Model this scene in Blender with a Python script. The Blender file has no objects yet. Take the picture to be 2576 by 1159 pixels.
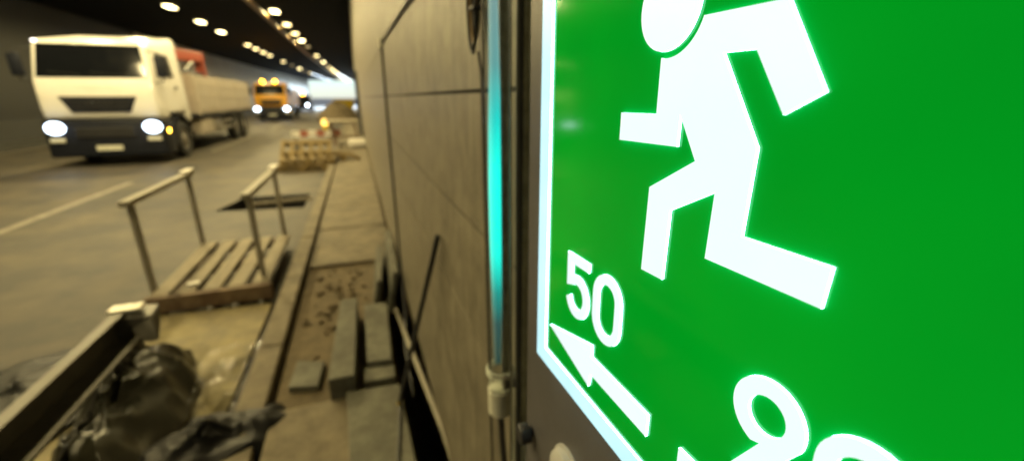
import bpy, bmesh, math, random
from mathutils import Vector, Matrix, noise
random.seed(7)
sc = bpy.context.scene
COL = sc.collection
R = math.radians

# ------------------------------------------------------------------ camera, world, sun, exposure
CAM_H = 1.70                        # eye height above the carriageway
FPX, PW, PH = 1051.0, 2576.0, 1159.0    # focal length in photo pixels (2576 x 1159 view of the photo)
VPX, VPY = 890.0, 246.0             # where the tunnel's long lines meet
TH = math.atan((PH/2-VPY)/FPX)
YAW = math.atan2(PW/2-VPX, FPX*math.cos(TH)+(PH/2-VPY)*math.sin(TH))
FWD = Vector((math.sin(YAW)*math.cos(TH), math.cos(YAW)*math.cos(TH), -math.sin(TH)))
RGT = Vector((math.cos(YAW), -math.sin(YAW), 0))
UPV = RGT.cross(FWD)
EYE = Vector((0, 0, CAM_H))
cam_d = bpy.data.cameras.new('camera')
cam = bpy.data.objects.new('camera', cam_d); COL.objects.link(cam)
cam.matrix_world = Matrix(((RGT.x, UPV.x, -FWD.x, 0), (RGT.y, UPV.y, -FWD.y, 0), (RGT.z, UPV.z, -FWD.z, CAM_H), (0, 0, 0, 1)))
cam_d.sensor_width = 36; cam_d.sensor_fit = 'HORIZONTAL'
cam_d.lens = 36*FPX/PW
cam_d.clip_start = 0.005; cam_d.clip_end = 2500
cam_d.dof.use_dof = True
cam_d.dof.focus_distance = 0.205
cam_d.dof.aperture_fstop = 5.0
sc.camera = cam

SUN_EL, SUN_AZ = R(38), R(150)
w = bpy.data.worlds.new('World'); sc.world = w; w.use_nodes = True
nt = w.node_tree; bg = nt.nodes['Background']
sky = nt.nodes.new('ShaderNodeTexSky'); sky.sky_type = 'NISHITA'; sky.sun_disc = False
sky.ozone_density = 6.0; sky.dust_density = 0.3
sky.sun_elevation = SUN_EL; sky.sun_rotation = SUN_AZ
nt.links.new(sky.outputs[0], bg.inputs[0]); bg.inputs[1].default_value = 0.15
sd = bpy.data.lights.new('sun', 'SUN'); sd.energy = 3.0; sd.angle = R(0.5); sd.color = (1, .95, .86)
sun = bpy.data.objects.new('sun', sd); COL.objects.link(sun)
sun.rotation_euler = (R(90)-SUN_EL, 0, math.pi-SUN_AZ)
sc.view_settings.view_transform = 'Standard'; sc.view_settings.look = 'None'
sc.view_settings.exposure = 0.0; sc.view_settings.gamma = 1.0
sc.view_settings.use_curve_mapping = False
sc.render.engine = 'CYCLES'
cy = sc.cycles
cy.use_denoising = True
cy.max_bounces = 6; cy.diffuse_bounces = 1; cy.glossy_bounces = 3; cy.transmission_bounces = 5; cy.transparent_max_bounces = 8
cy.caustics_reflective = False; cy.caustics_refractive = False
cy.sample_clamp_indirect = 4.0
cy.use_light_tree = True
LAMP_W = 640.0                      # watts of each lamp's own light
LAMP_L = 16.0
LAMP_C = (1.0, .80, .37)

# ------------------------------------------------------------------ photo pixels to directions
def ray(x, y):
    return (FWD*FPX + RGT*(x-PW/2) + UPV*(PH/2-y)).normalized()
def G(x, y, z=0.0):                 # the point at height z seen at a pixel
    d = ray(x, y); return EYE + d*((z-CAM_H)/d.z)
def atX(x, y, X):
    d = ray(x, y); return EYE + d*(X/d.x)
def bend(y):                        # the tunnel turns gently to the right
    return max(0.0, y-30)**2/2250.0

# ------------------------------------------------------------------ materials
MATS = {}
def pm(name, col, rough=.6, metal=0., var=.2, scale=6., stretch=(1, 1, 1), bump=0., bscale=60., col2=None, spec=.5, coat=0., dirt=None, dscale=1.5, damt=.5):
    m = bpy.data.materials.new(name); m.use_nodes = True
    n = m.node_tree.nodes; l = m.node_tree.links; b = n['Principled BSDF']
    tc = n.new('ShaderNodeTexCoord'); mp = n.new('ShaderNodeMapping'); mp.inputs['Scale'].default_value = stretch
    l.new(tc.outputs['Object'], mp.inputs[0])
    ns = n.new('ShaderNodeTexNoise'); ns.inputs['Scale'].default_value = scale; ns.inputs['Detail'].default_value = 7; ns.inputs['Roughness'].default_value = .62
    l.new(mp.outputs[0], ns.inputs['Vector'])
    rp = n.new('ShaderNodeValToRGB')
    lo = [c*(1-var) for c in col]; hi = [min(.95, c*(1+var)) for c in (col2 or col)]
    rp.color_ramp.elements[0].position = .3; rp.color_ramp.elements[1].position = .7
    rp.color_ramp.elements[0].color = (*lo, 1); rp.color_ramp.elements[1].color = (*hi, 1)
    l.new(ns.outputs[0], rp.inputs[0])
    out = rp.outputs[0]
    if dirt:
        n2 = n.new('ShaderNodeTexNoise'); n2.inputs['Scale'].default_value = dscale; n2.inputs['Detail'].default_value = 8; n2.inputs['Roughness'].default_value = .7
        l.new(tc.outputs['Object'], n2.inputs['Vector'])
        r2 = n.new('ShaderNodeMapRange'); r2.inputs[1].default_value = .42; r2.inputs[2].default_value = .68; r2.inputs[4].default_value = damt
        l.new(n2.outputs[0], r2.inputs[0])
        mx = n.new('ShaderNodeMixRGB'); mx.inputs[2].default_value = (*dirt, 1)
        l.new(r2.outputs[0], mx.inputs[0]); l.new(out, mx.inputs[1]); out = mx.outputs[0]
    l.new(out, b.inputs['Base Color'])
    rr = n.new('ShaderNodeMapRange'); rr.inputs[3].default_value = max(0, rough-.1); rr.inputs[4].default_value = min(1, rough+.1)
    l.new(ns.outputs[0], rr.inputs[0]); l.new(rr.outputs[0], b.inputs['Roughness'])
    b.inputs['Metallic'].default_value = metal; b.inputs['Specular IOR Level'].default_value = spec
    b.inputs['Coat Weight'].default_value = coat
    if bump:
        n3 = n.new('ShaderNodeTexNoise'); n3.inputs['Scale'].default_value = bscale; n3.inputs['Detail'].default_value = 6
        l.new(mp.outputs[0], n3.inputs['Vector'])
        bp = n.new('ShaderNodeBump'); bp.inputs['Strength'].default_value = bump; bp.inputs['Distance'].default_value = .01
        l.new(n3.outputs[0], bp.inputs['Height']); l.new(bp.outputs[0], b.inputs['Normal'])
    MATS[name] = m; return m
def em(name, col, s, rough=.3, base=(.02, .02, .02), var=0.0, scale=3.0):
    m = bpy.data.materials.new(name); m.use_nodes = True
    n = m.node_tree.nodes; l = m.node_tree.links; b = n['Principled BSDF']
    b.inputs['Base Color'].default_value = (*base, 1); b.inputs['Roughness'].default_value = rough
    b.inputs['Emission Color'].default_value = (*col, 1); b.inputs['Emission Strength'].default_value = s
    if var:
        tc = n.new('ShaderNodeTexCoord'); ns = n.new('ShaderNodeTexNoise'); ns.inputs['Scale'].default_value = scale; ns.inputs['Detail'].default_value = 3
        l.new(tc.outputs['Object'], ns.inputs['Vector'])
        mr = n.new('ShaderNodeMapRange'); mr.inputs[1].default_value = .25; mr.inputs[2].default_value = .75
        mr.inputs[3].default_value = s*(1-var); mr.inputs[4].default_value = s*(1+var)
        l.new(ns.outputs[0], mr.inputs[0]); l.new(mr.outputs[0], b.inputs['Emission Strength'])
    MATS[name] = m; return m
def glass(name, tint, alpha, rough=.08, ior=1.5):
    m = bpy.data.materials.new(name); m.use_nodes = True
    n = m.node_tree.nodes; l = m.node_tree.links; n.remove(n['Principled BSDF'])
    t = n.new('ShaderNodeBsdfTransparent'); t.inputs[0].default_value = (*tint, 1)
    g = n.new('ShaderNodeBsdfGlossy'); g.inputs['Roughness'].default_value = rough
    d = n.new('ShaderNodeBsdfDiffuse'); d.inputs[0].default_value = (.5, .52, .5, 1)
    fr = n.new('ShaderNodeFresnel'); fr.inputs[0].default_value = ior
    m1 = n.new('ShaderNodeMixShader'); m1.inputs[0].default_value = alpha
    l.new(t.outputs[0], m1.inputs[1]); l.new(d.outputs[0], m1.inputs[2])
    m2 = n.new('ShaderNodeMixShader'); l.new(fr.outputs[0], m2.inputs[0]); l.new(m1.outputs[0], m2.inputs[1]); l.new(g.outputs[0], m2.inputs[2])
    l.new(m2.outputs[0], n['Material Output'].inputs[0]); MATS[name] = m; return m

pm('asphalt', (.031, .028, .0225), .66, var=.5, scale=1.8, stretch=(1, .25, 1), bump=.25, bscale=90, dirt=(.10, .08, .05), dscale=1.1, damt=.95)
pm('ground_soil', (.22, .2, .16), .9)
pm('concrete', (.19, .16, .106), .75, var=.2, scale=4, bump=.4, bscale=50, dirt=(.06, .048, .03), dscale=4.5, damt=.85)
pm('concrete_grey', (.14, .14, .11), .75, var=.35, scale=9, bump=.4, bscale=70, dirt=(.06, .055, .04), dscale=7, damt=.8)
pm('wall_panel', (.235, .212, .16), .40, var=.45, scale=3.4, stretch=(1, 20, 1.1), bump=.4, bscale=22, dirt=(.085, .073, .052), dscale=11, damt=.7)
pm('wall_core', (.012, .012, .013), .8)
pm('wall_far_lit', (.45, .44, .40), .5, var=.15, scale=.4)  # far walls coloured paler to carry the light from the exit
pm('left_wall_unlit', (.030, .031, .027), .5, var=.2, scale=.6, stretch=(1, .3, 1))  # same left wall, its near stretch coloured dark because it is unlit
pm('ceiling', (.007, .008, .011), .9, var=.3, scale=1, spec=.1)
pm('marking', (.24, .22, .175), .6, var=.35, scale=9, dirt=(.10, .085, .06), dscale=5, damt=.9)
pm('white_paint', (.82, .81, .78), .3, var=.05, scale=3, coat=.4, dirt=(.5, .45, .36), dscale=3, damt=.3)
pm('cream_board', (.46, .41, .35), .45, var=.12, scale=3, dirt=(.4, .34, .25), dscale=2, damt=.5)
pm('orange_paint', (.70, .34, .02), .35, var=.1, coat=.3)
pm('red_paint', (.27, .045, .02), .45, var=.2, scale=4)
pm('dark_plastic', (.010, .012, .020), .5, var=.3, scale=6, spec=.25)
pm('black_rubber', (.018, .018, .018), .8, var=.3, scale=8)
pm('chassis', (.014, .014, .017), .6, var=.3)
pm('rim', (.35, .33, .3), .4, metal=.6, var=.2)
pm('dark_glass', (.006, .007, .009), .06, var=.1, spec=.9)
pm('chrome', (.5, .5, .5), .25, metal=1., var=.1)
pm('plate_white', (.7, .7, .6), .4, var=.1, scale=14)
pm('plate_text', (.05, .05, .06), .5)
pm('wood', (.25, .22, .16), .75, var=.4, scale=3, stretch=(6, 1, 6), bump=.25, bscale=30, dirt=(.22, .17, .1), dscale=6)
pm('wood_red', (.14, .092, .062), .75, var=.3, scale=5, bump=.3, bscale=40, dirt=(.35, .27, .17), dscale=7)
pm('pallet_wood', (.19, .135, .052), .75, var=.25, scale=5, bump=.2, bscale=30)
pm('plywood', (.25, .21, .10), .7, var=.25, scale=1.6, stretch=(1, 2, 1), bump=.1, bscale=30, dirt=(.11, .086, .052), dscale=3.2, damt=.95)
pm('rail_paint', (.30, .28, .225), .6, var=.2, scale=12, dirt=(.24, .2, .15), dscale=12)
pm('steel', (.11, .105, .09), .45, metal=.35, var=.3, scale=7, dirt=(.1, .09, .07), dscale=6)
pm('steel_bright', (.72, .7, .6), .3, metal=.2, var=.1)
pm('dark_bar', (.02, .022, .03), .45, var=.3, scale=20)
pm('tarp', (.017, .018, .012), .3, var=.5, scale=5, dirt=(.07, .06, .035), dscale=4)
pm('black_film_shade', (.004, .0045, .006), .5, var=.3, scale=6, spec=.3)  # black plastic, also laid on the floor in place of shade
pm('soil', (.12, .093, .055), .9, var=.35, scale=12, bump=.8, bscale=40)
pm('yellow_paint', (.7, .5, .03), .5, var=.1)
pm('housing_grey', (.105, .103, .115), .42, var=.09, scale=9, bump=.05, bscale=300, dirt=(.07, .067, .07), dscale=14, damt=.45)
pm('gasket', (.008, .008, .008), .5)
pm('cap_grey', (.5, .5, .5), .35, var=.1, scale=20)
pm('cap_white', (.7, .7, .6), .5, var=.12, scale=40)
pm('cable', (.022, .022, .026), .45, var=.3, scale=30)
pm('tray', (.25, .17, .07), .5, var=.2)
pm('reflector', (.62, .66, .58), .4, metal=.0, var=.25, scale=60)
pm('barrier_white', (.75, .72, .66), .5, var=.1)
pm('barrier_red', (.33, .10, .06), .5, var=.1)
pm('brush', (.05, .05, .055), .5, var=.2)
em('sign_white', (.86, 1.02, 1.02), 1.0, rough=.3, base=(.05, .05, .05), var=.05, scale=12)
em('sign_border', (.55, .93, 1.0), 1.1, rough=.3, base=(.05, .05, .05), var=.12, scale=22)
em('sign_halo_side', (.5, 1.0, 1.0), 9.0)  # sides glow extra strongly to imitate a halo round the white shapes
em('sign_green', (.0, .258, .006), 1.0, rough=.10, base=(0, .11, .022), var=.2, scale=6)
MATS['sign_green'].node_tree.nodes['Principled BSDF'].inputs['Specular IOR Level'].default_value = .15
em('sign_edge', (.40, .65, 1.0), 3.0)
em('lamp_full', LAMP_C, LAMP_L)
em('lamp_mid', (1., .76, .32), LAMP_L*.5)
em('lamp_exit_glow', (.72, .86, 1.0), LAMP_L*1.2)  # far lamps made cool and strong to add the blue-white exit glow
em('lamp_dim', (1., .68, .22), LAMP_L*.06)
em('headlight', (.75, .87, 1.0), 30)
em('headlight_soft', (.70, .84, 1.0), 9)
em('indicator', (1.0, .55, .05), 16)
em('beacon', (1.0, .45, .01), 26)
em('marker_lamp', (1.0, .9, .8), 6)
em('warn_lamp', (1.0, .62, .12), 3.5)
em('tube_light', (.0, .95, .80), 1.6)
glass('clear_tube', (.96, .985, .97), .08, .08, 1.18)
glass('film', (.985, .99, .985), .012, .12, 1.22)

# ------------------------------------------------------------------ mesh helpers
class MB:
    def __init__(s): s.v = []; s.f = []; s.mi = []
    def add(s, vs, fs, mi=0):
        o = len(s.v); s.v += [tuple(v) for v in vs]; s.f += [tuple(i+o for i in f) for f in fs]; s.mi += [mi]*len(fs); return s
    def hexa(s, p, mi=0):           # 8 points: bottom ring 0-3, top ring 4-7
        return s.add(p, [(3, 2, 1, 0), (4, 5, 6, 7), (0, 1, 5, 4), (1, 2, 6, 5), (2, 3, 7, 6), (3, 0, 4, 7)], mi)
    def box(s, x0, x1, y0, y1, z0, z1, mi=0):
        return s.hexa([(x0, y0, z0), (x1, y0, z0), (x1, y1, z0), (x0, y1, z0), (x0, y0, z1), (x1, y0, z1), (x1, y1, z1), (x0, y1, z1)], mi)
    def beam(s, a, b, wd, ht, up=(0, 0, 1), mi=0):
        a = Vector(a); b = Vector(b); d = (b-a).normalized(); sd_ = d.cross(Vector(up)).normalized(); u = sd_.cross(d)
        sd_ *= wd/2; u *= ht/2
        return s.hexa([a-sd_-u, a+sd_-u, b+sd_-u, b-sd_-u, a-sd_+u, a+sd_+u, b+sd_+u, b-sd_+u], mi)
    def tube(s, pts, r, n=12, cap=True, mi=0):
        pts = [Vector(p) for p in pts]; rr = r if isinstance(r, (list, tuple)) else [r]*len(pts)
        o = len(s.v); ref = None
        for i, p in enumerate(pts):
            d = (pts[min(i+1, len(pts)-1)]-pts[max(i-1, 0)]).normalized()
            if ref is None:
                ref = d.cross(Vector((0, 0, 1)) if abs(d.z) < .9 else Vector((1, 0, 0))).normalized()
            ref = (ref-d*ref.dot(d)).normalized(); b = d.cross(ref)
            for k in range(n):
                a = 2*math.pi*k/n; s.v.append(tuple(p+(ref*math.cos(a)+b*math.sin(a))*rr[i]))
        for i in range(len(pts)-1):
            for k in range(n):
                s.f.append((o+i*n+k, o+i*n+(k+1) % n, o+(i+1)*n+(k+1) % n, o+(i+1)*n+k)); s.mi.append(mi)
        if cap:
            s.f.append(tuple(o+k for k in reversed(range(n)))); s.f.append(tuple(o+(len(pts)-1)*n+k for k in range(n))); s.mi += [mi, mi]
        return s
    def lathe(s, c, axis, prof, n=28, mi=0):    # prof: (offset along axis, radius)
        c = Vector(c); ax = Vector(axis).normalized()
        return s.tube([c+ax*a for a, _ in prof], [max(1e-4, r) for _, r in prof], n, True, mi) if len({a for a, _ in prof}) == len(prof) else s._lathe(c, ax, prof, n, mi)
    def _lathe(s, c, ax, prof, n, mi):
        ref = ax.orthogonal().normalized(); b = ax.cross(ref); o = len(s.v)
        for a, r in prof:
            for k in range(n):
                t = 2*math.pi*k/n; s.v.append(tuple(c+ax*a+(ref*math.cos(t)+b*math.sin(t))*max(1e-4, r)))
        m = len(prof)
        for i in range(m-1):
            for k in range(n):
                s.f.append((o+i*n+k, o+i*n+(k+1) % n, o+(i+1)*n+(k+1) % n, o+(i+1)*n+k)); s.mi.append(mi)
        s.f.append(tuple(o+k for k in reversed(range(n)))); s.f.append(tuple(o+(m-1)*n+k for k in range(n))); s.mi += [mi, mi]
        return s
    def build(s, name, mat, parent=None, bevel=0., smooth=False, seg=2):
        me = bpy.data.meshes.new(name); me.from_pydata(s.v, [], s.f)
        for m in (mat if isinstance(mat, (list, tuple)) else [mat]): me.materials.append(MATS[m])
        if any(s.mi):
            for p, i in zip(me.polygons, s.mi): p.material_index = i
        bm = bmesh.new(); bm.from_mesh(me)
        bmesh.ops.recalc_face_normals(bm, faces=bm.faces)
        if bevel:
            es = [e for e in bm.edges if len(e.link_faces) == 2 and e.calc_face_angle(0) > .5]
            bmesh.ops.bevel(bm, geom=es, offset=bevel, segments=seg, affect='EDGES', profile=.5, clamp_overlap=True)
        bm.to_mesh(me); bm.free()
        if smooth:
            for p in me.polygons: p.use_smooth = True
            me.set_sharp_from_angle(angle=R(38))
        o = bpy.data.objects.new(name, me); COL.objects.link(o)
        if parent: o.parent = parent
        return o
def tag(o, label, cat, group=None):
    o['label'] = label; o['category'] = cat
    if group: o['group'] = group
    return o
def thing(name, label, cat, loc=(0, 0, 0), rz=0., group=None):
    o = bpy.data.objects.new(name, None); COL.objects.link(o); o.location = loc; o.rotation_euler = (0, 0, rz)
    o.empty_display_size = .1
    return tag(o, label, cat, group)
def struct(o): o['kind'] = 'structure'; return o
def copy_tree(o, parent=None):
    c = o.copy(); COL.objects.link(c); c.parent = parent
    for ch in list(o.children): copy_tree(ch, c)
    return c
def sweep(path_y, prof, closed=False):      # extrude an (x,z) profile along the bending tunnel
    m = MB(); n = len(prof); vs = []
    for y in path_y:
        for x, z in prof: vs.append((x+bend(y), y, z))
    fs = []
    for i in range(len(path_y)-1):
        for k in range(n if closed else n-1):
            fs.append((i*n+k, i*n+(k+1) % n, (i+1)*n+(k+1) % n, (i+1)*n+k))
    return m.add(vs, fs)
YS = [-45, 0, 30] + [30+5*i for i in range(1, 17)]      # tunnel ends at y = 110
CEIL = 5.5; XL = -12.2; XR = .22

# ================================================================== SETTING
g = MB().add([(-900, -600, -.4), (900, -600, -.4), (900, 1600, -.4), (-900, 1600, -.4)], [(0, 1, 2, 3)]).build('ground', 'ground_soil'); struct(g)
# carriageway, with an open pit near the walkway
pit = [(-2.236, 7.544), (-2.021, 8.486), (-.949, 8.444), (-.943, 7.342)]
m = MB(); KX = -.75
m.add([(-11, -45, 0), (KX, -45, 0), (KX, 6.9, 0), (-11, 6.9, 0), (-11, 8.9, 0), (KX, 8.9, 0)] + [(a, b, 0) for a, b in pit],
      [(0, 1, 2, 3), (3, 2, 9, 6), (2, 5, 8, 9), (5, 4, 7, 8), (4, 3, 6, 7)])
yy = [8.9, 30] + [30+5*i for i in range(1, 17)] + [170, 300]
vs = []; fs = []
for i, y in enumerate(yy):
    b = bend(min(y, 110)) + (max(0, y-110)*.071); vs += [(-11+b, y, 0), (KX+b, y, 0)]
    if i: fs.append((2*i-2, 2*i-1, 2*i+1, 2*i))
m.add(vs, fs)
road = struct(m.build('road', 'asphalt'))
mp_ = MB(); pv = [(a, b, 0) for a, b in pit] + [(a, b, -.36) for a, b in pit]
mp_.add(pv, [(0, 1, 5, 4), (1, 2, 6, 5), (2, 3, 7, 6), (3, 0, 4, 7), (4, 5, 6, 7)]); mp_.build('pit_lining', 'wall_core', road)
for k, (a, b) in enumerate([(7.1, 10.9), (16.5, 22.5), (28, 34), (40, 46), (52, 58), (64, 70), (76, 82), (-6, -1)]):
    mm = MB(); q = [(-4.66+bend(a), a, .004), (-4.53+bend(a), a, .004), (-4.53+bend(b), b, .004), (-4.66+bend(b), b, .004)]
    mm.add(q, [(0, 1, 2, 3)]).build('lane_marking', 'marking', road)
sweep(YS, [(-10.75, .004), (-10.6, .004)]).build('edge_line', 'marking', road)
# left walkway and wall, ceiling
struct(sweep(YS, [(-11, -.01), (-11, .14), (XL-.1, .14)]).build('pavement', 'left_wall_unlit'))
lw = sweep([-45, 0, 34], [(XL, .05), (XL, CEIL+.1), (XL-.4, CEIL+.1), (XL-.4, .05)], True).build('tunnel_wall', 'left_wall_unlit')
tag(lw, 'tunnel wall behind the white lorry, coloured dark as unlit', 'wall')
lw = sweep([34]+YS[3:], [(XL, .05), (XL, CEIL+.1), (XL-.4, CEIL+.1), (XL-.4, .05)], True).build('tunnel_wall', 'wall_far_lit')
tag(lw, 'clad tunnel wall running past the orange lorry, coloured pale with exit light', 'wall')
struct(sweep(YS, [(XL-.4, CEIL), (.6, CEIL), (.6, CEIL+.3), (XL-.4, CEIL+.3)], True).build('ceiling', 'ceiling'))

# right-hand walkway: kerb stones and slabs, with a stretch lifted off and an open duct along the wall
walk = struct(MB().box(-.58, .08, -3, 2.15, -.05, .095).box(-.58, .08, 2.15, 4.15, -.05, .10).box(-.58, .42, 4.15, 30, -.05, .105)
              .box(.08, .42, -3, 4.15, -.35, -.26).build('walkway', 'soil'))
sweep([30]+YS[3:], [(KX, -.02), (KX, .14), (.42, .14)]).build('far_pavement', 'concrete', walk)
for i in range(26):
    y0 = -2+i*1.2; j = random.uniform(-.006, .006)
    MB().box(KX+j, -.605+j, y0+.006, y0+1.194, -.03, .14+random.uniform(-.004, .006)).build('kerb_stone', 'concrete', walk, .012)
ys = [-2.0, -1.0, 0., 1.05, 2.12]
for a, b in zip(ys, ys[1:]):
    MB().box(-.572, .06, a+.006, b-.006, .0951, .135+random.uniform(-.004, .004)).build('paving_slab', 'concrete', walk, .008)
ya = 4.2
while ya < 29:
    yb = ya+1.25
    MB().box(-.572, .215, ya+.007, yb-.007, .1051, .14+random.uniform(-.004, .004)).build('paving_slab', 'concrete', walk, .008); ya = yb
# right wall: a dark core with cladding panels set proud of it
wr = thing('tunnel_wall', 'brown streaked concrete panel wall beside the green exit sign', 'wall', (0, 0, 0))
MB().box(.2262, .6, -45, 30, .30, CEIL+.1).box(.42, .6, -45, 30, -.4, .30).build('core', 'wall_core', wr)
sweep([30]+YS[3:], [(XR, .0), (XR, CEIL+.1), (.6, CEIL+.1), (.6, 0)], True).build('far_wall', 'wall_far_lit', wr)
cols = [-8, -4.4, -.6, 3.22, 7.0, 10.8, 14.6, 18.4, 22.2, 26, 29.99]
rows = [.30, 1.15, 1.43, 1.712, 2.045, 3.2, 4.35, CEIL]
for a, b in zip(cols, cols[1:]):
    for c, d in zip(rows, rows[1:]):
        x = XR+random.uniform(0, .001)
        MB().box(x, .2260, a+.005, b-.005, c+.004, d-.004).build('panel', 'wall_panel', wr)
for a, b in zip(cols[4:], cols[5:]):
    MB().box(XR+.012, .42, a+.01, b-.01, .1, .295).build('plinth', 'concrete', wr)

# ================================================================== CEILING LAMPS AND TRAY
def ordinal(i):
    return ['first', 'second', 'third', 'fourth', 'fifth', 'sixth', 'seventh', 'eighth', 'ninth', 'tenth', 'eleventh', 'twelfth', 'thirteenth', 'fourteenth', 'fifteenth',
            'sixteenth', 'seventeenth', 'eighteenth', 'nineteenth', 'twentieth', 'twenty-first', 'twenty-second', 'twenty-third', 'twenty-fourth', 'twenty-fifth', 'twenty-sixth', 'twenty-seventh', 'twenty-eighth', 'twenty-ninth', 'thirtieth'][i]
lens_me = {}; spot_d = {}
def lamp(x, y, mat, label, group):
    t = thing('ceiling_lamp', label, 'lamp', (x, y, CEIL), 0, group)
    if mat not in lens_me:
        hb = MB(); hb.hexa([(-.18, -.44, -.10), (.18, -.44, -.10), (.18, .44, -.10), (-.18, .44, -.10), (-.21, -.48, 0), (.21, -.48, 0), (.21, .48, 0), (-.21, .48, 0)])
        h = hb.build('lamp_housing', 'steel', t, .01)
        l = MB().box(-.15, .15, -.38, .38, -.118, -.1005).build('diffuser', mat, t)
        lens_me[mat] = (h.data, l.data)
    else:
        for nme, me in zip(('lamp_housing', 'diffuser'), lens_me[mat]):
            o = bpy.data.objects.new(nme, me); COL.objects.link(o); o.parent = t
    if mat == 'lamp_dim': return
    if mat not in spot_d:           # the light the lamp gives off, just under its diffuser
        ld = bpy.data.lights.new('lamp_light', 'SPOT'); ld.energy = LAMP_W*{'lamp_full': 1., 'lamp_mid': .55, 'lamp_exit_glow': 5.0}[mat]
        ld.color = (.70, .85, 1.0) if mat == 'lamp_exit_glow' else LAMP_C
        ld.spot_size = R(172); ld.spot_blend = .5; ld.shadow_soft_size = 0.0; spot_d[mat] = ld
    lo_ = bpy.data.objects.new('lamp_light', spot_d[mat]); COL.objects.link(lo_); lo_.parent = t; lo_.location = (0, 0, -.13)
rowL = [23.7, 27.7, 31.4, 38.2, 40.9, 43.8, 46.8, 54., 60, 66.2, 71, 76.7, 81, 85.6, 90, 94, 98, 102, 106]
rowR = [23.3, 27.1, 30.6, 34.1, 38, 45.5, 49.5, 53.4, 58, 62.5, 67, 71, 75, 80, 84, 88, 92, 96, 100, 104, 108]
matL = ['lamp_full']*3+['lamp_mid']*5+['lamp_dim', 'lamp_full', 'lamp_dim', 'lamp_mid']+['lamp_full']*9; matR = ['lamp_full', 'lamp_mid', 'lamp_mid', 'lamp_full', 'lamp_dim', 'lamp_mid', 'lamp_dim', 'lamp_full', 'lamp_dim', 'lamp_mid']+['lamp_full']*12
for i, y in enumerate(rowL):
    lamp(-7.0+bend(y)*.95, y, 'lamp_exit_glow' if y > 78 else matL[i], '%s ceiling lamp, %s from the camera in the row over the lorries' % ('cool glow-boosted' if y > 78 else 'warm', ordinal(i)), 'ceiling lamps over the lorries')
for i, y in enumerate(rowR):
    lamp(-2.95+bend(y)*.95, y, 'lamp_exit_glow' if y > 78 else matR[i], '%s ceiling lamp, %s from the camera in the row beside the cable tray' % ('cool glow-boosted' if y > 78 else 'warm', ordinal(i)), 'ceiling lamps beside the cable tray')
for k in range(13):
    for x, off in ((-7.0, 19.9), (-2.95, 19.5)):
        lamp(x, off-3.7*k, 'lamp_full' if off-3.7*k > 7 else 'lamp_mid' if off-3.7*k > -1 else 'lamp_dim', 'warm ceiling lamp above the frame, nearer than the visible ones' if off-3.7*k > -1 else 'unlit ceiling lamp behind the camera', 'ceiling lamps above the frame')
tr = thing('cable_tray', 'long tan cable tray hung under the dark ceiling beside the lamps', 'cable tray', (0, 0, 0))
sweep([-45, 0, 30]+YS[3:], [(-3.52, 5.2), (-3.3, 5.2), (-3.3, 5.26), (-3.32, 5.26), (-3.32, 5.215), (-3.5, 5.215), (-3.5, 5.26), (-3.52, 5.26)], True).build('tray_channel', 'tray', tr)
for k in range(27):
    y = 2+k*4.0
    MB().tube([(-3.41+bend(y), y, 5.22), (-3.41+bend(y), y, CEIL)], .012, 6).build('hanger', 'steel', tr)

# ================================================================== VEHICLES
def wheel(root, x, y, r=.52, wd=.30, side=1):
    ty = MB().lathe((x, y, r), (side, 0, 0), [(-wd/2, r*.6), (-wd/2, r*.93), (-wd*.38, r), (wd*.38, r), (wd/2, r*.93), (wd/2, r*.62), (wd/2-.04, r*.58)], 28).build('wheel', 'black_rubber', root, smooth=True)
    MB().lathe((x+side*(wd/2-.07), y, r), (side, 0, 0), [(0, r*.57), (.035, r*.55), (.03, r*.40), (.01, r*.34), (.05, r*.28), (.075, r*.2), (.075, .0)], 24).build('rim', 'rim', ty, smooth=True)
def text_part(txt, size, mat, parent, mw, name, ext=.004):
    cu = bpy.data.curves.new('t', 'FONT'); cu.body = txt; cu.size = size; cu.extrude = ext; cu.align_x = 'CENTER'; cu.align_y = 'CENTER'
    o = bpy.data.objects.new('t', cu); COL.objects.link(o)
    dg = bpy.context.evaluated_depsgraph_get(); dg.update()
    me = bpy.data.meshes.new_from_object(o.evaluated_get(dg)); me.name = name
    me.materials.clear(); me.materials.append(MATS[mat]); me.transform(mw)
    bpy.data.objects.remove(o); p = bpy.data.objects.new(name, me); COL.objects.link(p); p.parent = parent; return p
FACE_FRONT = Matrix.Rotation(R(90), 4, 'X')       # text in the xz plane facing -y
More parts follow.
